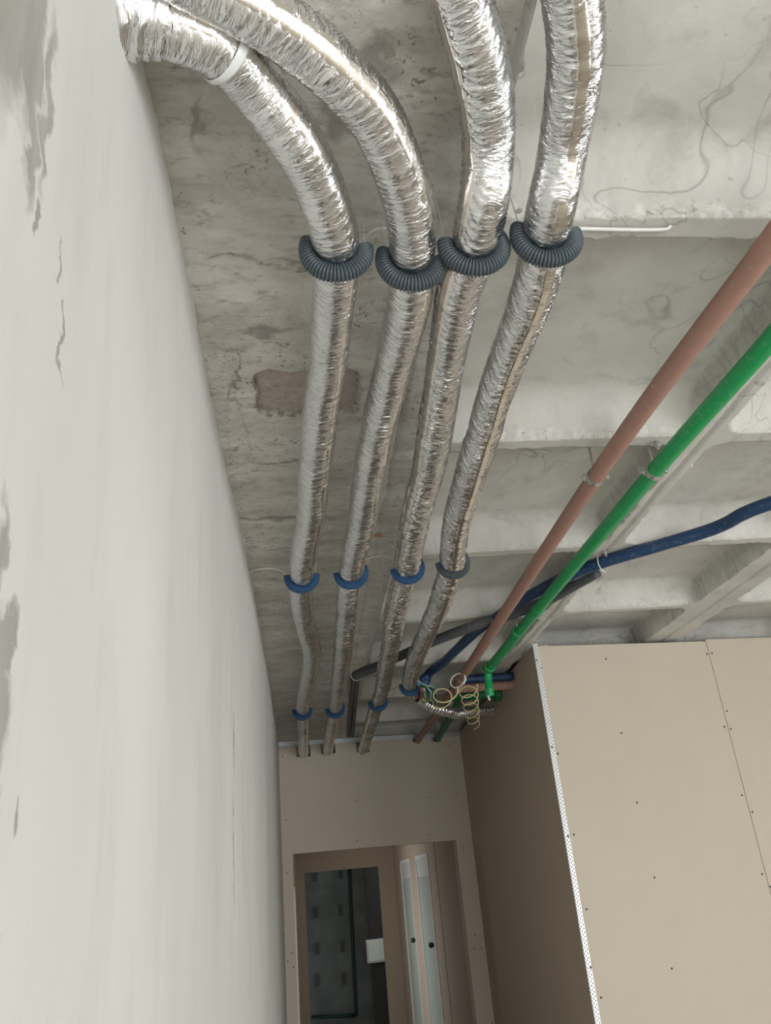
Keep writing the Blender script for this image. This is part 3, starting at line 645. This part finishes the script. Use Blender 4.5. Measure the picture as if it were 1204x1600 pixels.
# ------------------------------------------------------------------ brown and green pipes on the right
ZP = 1.185
bp = [atZ(1370, 155, ZP), atZ(1204, 378, ZP), atZ(930, 745, ZP), atZ(720, 1060, ZP), at_plane(651, 1150, (E1.x, E1.y), (E2.x, E2.y))]
bp[4] = Vector((bp[4].x, bp[4].y+.03, CZ+1.215))
BR = empty('brown_pipe', bp[2], 'long straight brown pipe crossing under the ribs, left of the green one', 'pipe')
tube('pipe', bp, .0285, M['brown'], BR, 24, .05)
def branch(name, p, q, r, mat, parent, n=20): return MB().cyl(p, q, r, n).build(name, mat, parent, True)
sidep = lambda x, y: at_plane(x, y, (C0.x, C0.y), (1.52, 8.01))
q = sidep(803, 1070); branch('branch', Vector((bp[3].x-.01, q.y, q.z)), Vector((q.x+.02, q.y, q.z)), .030, M['brown'], BR)
branch('flange', Vector((q.x-.02, q.y, q.z)), Vector((q.x-.002, q.y, q.z)), .040, M['brown'], BR)
branch('collar', *(lambda d: (bp[3]-d*.03, bp[3]+d*.03))((bp[4]-bp[2]).normalized()), .034, M['brown'], BR)
gp = [atZ(1400, 300, ZP), atZ(1204, 530, ZP), atZ(1022, 736, ZP), atZ(852, 937, ZP), atZ(765, 1042, ZP)]
gj = gp[-1]
GR = empty('green_pipe', gp[2], 'long bright green pipe running beside the brown one and dropping at an elbow', 'pipe')
tube('pipe', gp, .0275, M['green'], GR, 24, .05)
dirg = (gp[4]-gp[3]).normalized()
for px in ((839, 953), (807, 989), (764, 1043)):
    a = atZ(*px, ZP); branch('socket', a-dirg*.035, a+dirg*.035, .0310 if px[0] > 770 else .036, M['green'], GR)
drop = Vector((gj.x-.01, gj.y+.06, gj.z-.14)); tube('elbow', [gj-dirg*.02, gj+dirg*.05, (gj+drop)/2+Vector((0,.04,.01)), drop], .0255, M['green'], GR, 20, .01)
branch('drop_end', drop+Vector((0,-.004,.015)), drop+Vector((0,.004,-.03)), .029, M['green'], GR)
q = sidep(782, 1083); branch('branch', Vector((gj.x-.09, q.y, q.z)), Vector((q.x+.01, q.y, q.z)), .036, M['dgreen'], GR)
branch('flange', Vector((q.x-.055, q.y, q.z)), Vector((q.x-.01, q.y, q.z)), .058, M['dgreen'], GR)
gw = at_plane(682, 1148, (E1.x, E1.y), (E2.x, E2.y)); gw = Vector((gw.x, gw.y+.03, CZ+1.215))
tube('tail_pipe', [Vector((gj.x-.02, q.y-.05, q.z-.005)), (Vector((gj.x-.01, q.y, q.z))+gw)/2, gw], .028, M['dgreen'], GR, 20, .05)
def clamp(p, d, r, label):
    d = d.normalized(); root = empty('pipe_clamp', p, label, 'pipe clamp', None)
    m = 33; t = np.linspace(0, 2*math.pi, m); u = Vector((d.y, -d.x, 0)).normalized(); v = d.cross(u)
    mb = MB(); b = .011; vs = []
    for ti in t[:-1]:
        rd = u*math.cos(ti)+v*math.sin(ti)
        for rr, h in ((r+.001, -b), (r+.001, b), (r+.0035, b), (r+.0035, -b)): vs.append(p+rd*rr+d*h)
    n = m-1; fs = [(i*4+k, i*4+(k+1)%4, ((i+1)%n)*4+(k+1)%4, ((i+1)%n)*4+k) for i in range(n) for k in range(4)]
    mb.add(vs, fs).build('band', M['steel'], root, True)
    for s_ in (-1, 1):
        MB().obox(p+u*(s_*(r+.011))-u*.008-d*.008+Vector((0,0,-.004)), u*.016, d*.016, (0,0,.008)).build('ear', M['steel'], root)
        MB().cyl(p+u*(s_*(r+.012))+Vector((0,0,-.012)), p+u*(s_*(r+.012))+Vector((0,0,.014)), .004, 8).build('bolt', M['steel'], root)
    MB().cyl(p+Vector((0,0,r)), Vector((p.x, p.y, H+.13)), .004, 8).build('threaded_rod', M['steel'], root)
clamp(Vector(bp[2]), bp[3]-bp[2], .0285, 'zinc clamp ring around the brown pipe')
clamp(Vector(gp[2]), gp[3]-gp[2], .0275, 'zinc clamp ring around the green pipe')

# ------------------------------------------------------------------ blue and grey tubes
ZB = 1.250
bl = [atZ(1330, 745, ZB), atZ(1204, 786, ZB), atZ(1160, 803, ZB), atZ(1135, 817, ZB), atZ(1100, 831, ZB), atZ(1020, 855, ZB), atZ(940, 879, ZB), atZ(880, 903, ZB), atZ(820, 935, ZB), atZ(770, 968, ZB), atZ(745, 985, ZB), atZ(715, 1013, ZB), atZ(690, 1037, ZB), atZ(672, 1050, ZB), atZ(662, 1064, 1.20)]
BL = empty('blue_tube', bl[6], 'dark blue insulated tube coming in from the right edge and bending down to the cables', 'tube')
P, s = catmull(bl, .02); rr = np.interp(P[:, 1], [2.5, 3.3, 3.6, 5.5], [.027, .028, .027, .029]); sweep('tube', P, rr*(1+.05*(vnoise(s*9, s*0, 5)-.5)), M['blue'], BL, 20)
tube('tube_mouth', [atZ(664, 1061, 1.205), atZ(661, 1068, 1.19)], .040, M['blue'], BL, 20, .01)
gl = [atZ(934, 896, ZB), atZ(900, 914, ZB), atZ(850, 940, ZB), atZ(790, 963, ZB), atZ(740, 978, ZB-.02), atZ(665, 1007, ZB), atZ(610, 1032, ZB), atZ(555, 1056, ZB)]
GL = empty('grey_tube', gl[4], 'dark grey rubber tube running slantwise behind the foil ducts', 'tube')
P, s = catmull(gl, .02); sweep('tube', P, np.interp(s, [0, s[-1]*.2, s[-1]], [.020, .028, .029]), M['grey'], GL, 20)
TH = empty('thin_conduit', atZ(552, 1100, 1.25), 'pair of thin dark grey conduits running on to the end wall', 'conduit')
for dx in (-3, 3): tube('conduit', [atZ(555+dx, 1056, 1.255), atZ(551+dx, 1105, 1.262), atZ(547+dx, 1149, 1.265)], .016, M['grey'], TH, 12, .1)
def ring(name, c, d, r, rt, mat, label, cat):
    d = d.normalized(); u = Vector((d.y, -d.x, 0)).normalized(); v = d.cross(u)
    pts = [c+(u*math.cos(t)+v*math.sin(t))*r for t in np.linspace(0, 2*math.pi, 25)]
    o = tube(name, pts, rt, mat, None, 6, .008); tag(o, label, cat); return o
ring('cable_tie', bl[6]+(bl[7]-bl[6])*.0+Vector((0,0,-.004)), bl[7]-bl[5], .040, .0025, M['white_cable'], 'white cable tie binding the blue tube to the grey one', 'cable tie')
ring('cable_tie', gl[7]+Vector((0,-.02,0)), gl[7]-gl[6], .037, .0022, M['white_cable'], 'white tie at the left end of the grey tube', 'cable tie')
q = sidep(802, 1056)
hb = tube('blue_pipe', [Vector((bp[3].x+.03, q.y+.01, q.z)), Vector((q.x+.02, q.y+.01, q.z))], .030, M['blue'], None, 20, .05)
tag(hb, 'short dark blue pipe entering the side wall above the brown branch', 'pipe')

# ------------------------------------------------------------------ flexible hose, cables, coils
fh = [c4(240,600), c4(330,660), c4(420,690), c4(520,715), c4(620,705), c4(700,695), c4(775,690)]
fhp = [atZ(x, y, z) for (x, y), z in zip(fh, (1.13, 1.09, 1.07, 1.07, 1.09, 1.12, 1.14))]
P, s = catmull(fhp, .003); R = .036*(1+.09*np.sin(s*2*math.pi/.028)) + .003*(vnoise(s*60, s*0, 3)-.5); 
n = 32; Sg, Tg = np.meshgrid(s, np.linspace(0, 2*math.pi, n, endpoint=False), indexing='ij')
R2 = R[:, None]+.0022*(vnoise(Sg*60, Tg*3/(2*math.pi), 8, 3)-.5)
hose = sweep('flexible_foil_hose', P, R2, M['foil'], None, n, cap=False); tag(hose, 'ridged silver flexible hose bending right from the cable bundle to the side wall', 'hose')
CB = empty('cable_bundle', atZ(675, 1088, 1.13), 'tangle of multicoloured cables at the end of the rightmost duct', 'cables')
cols = ['c_blue', 'c_red', 'c_white', 'c_green', 'c_cyan', 'c_yellow', 'black', 'c_cyan', 'c_white', 'c_blue', 'c_red', 'c_green', 'c_cyan', 'black', 'c_yellow', 'c_white']
rnd = random.Random(4)
for i, cn in enumerate(cols + ['c_cyan', 'c_white', 'c_blue', 'c_green', 'c_red', 'black', 'c_cyan', 'c_yellow']):
    a = c4(225+rnd.uniform(-10, 30), 480+rnd.uniform(-5, 25)); b = c4(262+i*4.6+rnd.uniform(-8, 8), 560+rnd.uniform(-20, 40)); e = c4(262+i*5, 645+rnd.uniform(-30, 25))
    pts = [atZ(*a, 1.15), atZ((a[0]+b[0])/2+rnd.uniform(-2, 3), (a[1]+b[1])/2, 1.14), atZ(*b, 1.12+rnd.uniform(-.03, .03)), atZ(*e, 1.10+rnd.uniform(-.02, .02))]
    if i % 4 == 1: pts.append(atZ(*c4(380, 590+i*3), 1.13))
    tube('cable', pts, .0052, M[cn], CB, 6, .01)
tube('cable', [atZ(*c4(268, 655), 1.09), atZ(*c4(310, 675), 1.085), atZ(*c4(355, 650), 1.09), atZ(*c4(375, 590), 1.12)], .009, M['black'], CB, 8, .01)
ft = [atZ(*c4(245, 640), 1.11), atZ(*c4(300, 660), 1.10), atZ(*c4(370, 700), 1.10), atZ(*c4(450, 735), 1.10), atZ(*c4(600, 750), 1.11)]
tag(tube('cream_cable', ft, .006, M['c_cream'], None, 8, .01), 'cream cable slung under the silver flexible hose', 'cable')
def coil(cpx, z, n, rx, pitch_px, mat, label, tilt=0, rt=.0045):
    """free hanging helix whose axis follows pixel path"""
    a = atZ(*cpx[0], z); b = atZ(*cpx[1], z+pitch_px)
    ax = (b-a); L = ax.length; d = ax.normalized(); u = Vector((1, 0, .2)).normalized(); u = (u-d*u.dot(d)).normalized(); v = d.cross(u)
    pts = []; N = int(n*14)
    for i in range(N+1):
        t = i/N; ang = t*n*2*math.pi; r = rx*(1-.35*t)
        pts.append(a+ax*t+(u*math.cos(ang)+v*math.sin(ang)*.8)*r)
    return tag(tube('coiled_cable', pts, rt, mat, None, 8, .006), label, 'coiled cable')
coil((c4(605, 525), c4(650, 800)), 1.10, 5.3, .064, -.06, M['c_cream'], 'long cream spiral cable hanging in front of the green elbow')
coil((c4(448, 548), c4(405, 650)), 1.08, 1.7, .080, 0, M['c_cream'], 'two loose cream loops left of the brown pipe')
coil((c4(520, 470), c4(548, 478)), 1.14, 1.2, .066, 0, M['c_white'], 'single pale loop around the end of the brown pipe')
tag(MB().cyl(drop+Vector((-.02,-.03,-.035)), drop+Vector((-.015,-.03,-.065)), .007, 8).build('white_hook', M['c_white']), 'small white hook hanging at the green elbow', 'hook')

# ------------------------------------------------------------------ small items
def wire_item(name, pts, r, mat, label, cat='wire'): return tag(tube(name, pts, r, mat, None, 6, .01), label, cat)
wire_item('white_wire', [atZ(556,392,1.20), atZ(566,375,1.22), atZ(584,360,1.25), atZ(604,356,1.26)], .0035, M['white_cable'], 'white wire loop between the first and second near cradles')
wire_item('white_wire', [atZ(388,893,1.27), atZ(405,889,1.255), atZ(430,889,1.24), atZ(448,897,1.20)], .0035, M['white_cable'], 'white wire from the left wall to the first blue cradle')
wire_item('white_wire', [atZ(566,880,1.21), atZ(580,871,1.24), atZ(605,869,1.262), atZ(618,874,1.25)], .0025, M['white_cable'], 'thin pale wire between the second and third ducts, middle row')
wire_item('white_wire', [atZ(594,1090,1.20), atZ(610,1078,1.24), atZ(628,1071,1.20)], .0035, M['white_cable'], 'pale wire linking the third duct to the cable bundle')
wire_item('white_cable', [atZ(900,357,1.266), atZ(940,358,1.270), atZ(1000,359,1.268), atZ(1040,358,1.270), atZ(1048,352,1.274)], .0045, M['white_cable'], 'white cable lying along the edge of the nearest rib', 'cable')
a = atZ(586, 836, 1.272); tag(MB().cyl(a, a+Vector((.028,.012,-.003)), .004, 8).build('orange_plug', plain('orange plastic', srgb(190,120,60), .5)), 'small orange wall plug stuck to the flat concrete strip', 'wall plug')
# anchors driven into the ribs above the clamps
for (x, y, lab) in ((1026, 692, 'rusty steel anchor in the rib above the green pipe'), (945, 862, 'steel anchor in the rib above the blue tube'), (806, 975, 'steel anchor beside the green pipe, far rib')):
    p = atZ(x, y, 1.272); m = MB(); m.cyl(p+Vector((0,0,.02)), p+Vector((0,0,-.022)), .006, 8); m.cyl(p+Vector((0,0,-.004)), p+Vector((0,0,-.010)), .012, 6)
    m.obox(p+Vector((-.02,-.002,-.002)), (.04,.006,0), (0,.012,0), (0,0,-.003)); tag(m.build('anchor_bolt', M['steel']), lab, 'anchor')
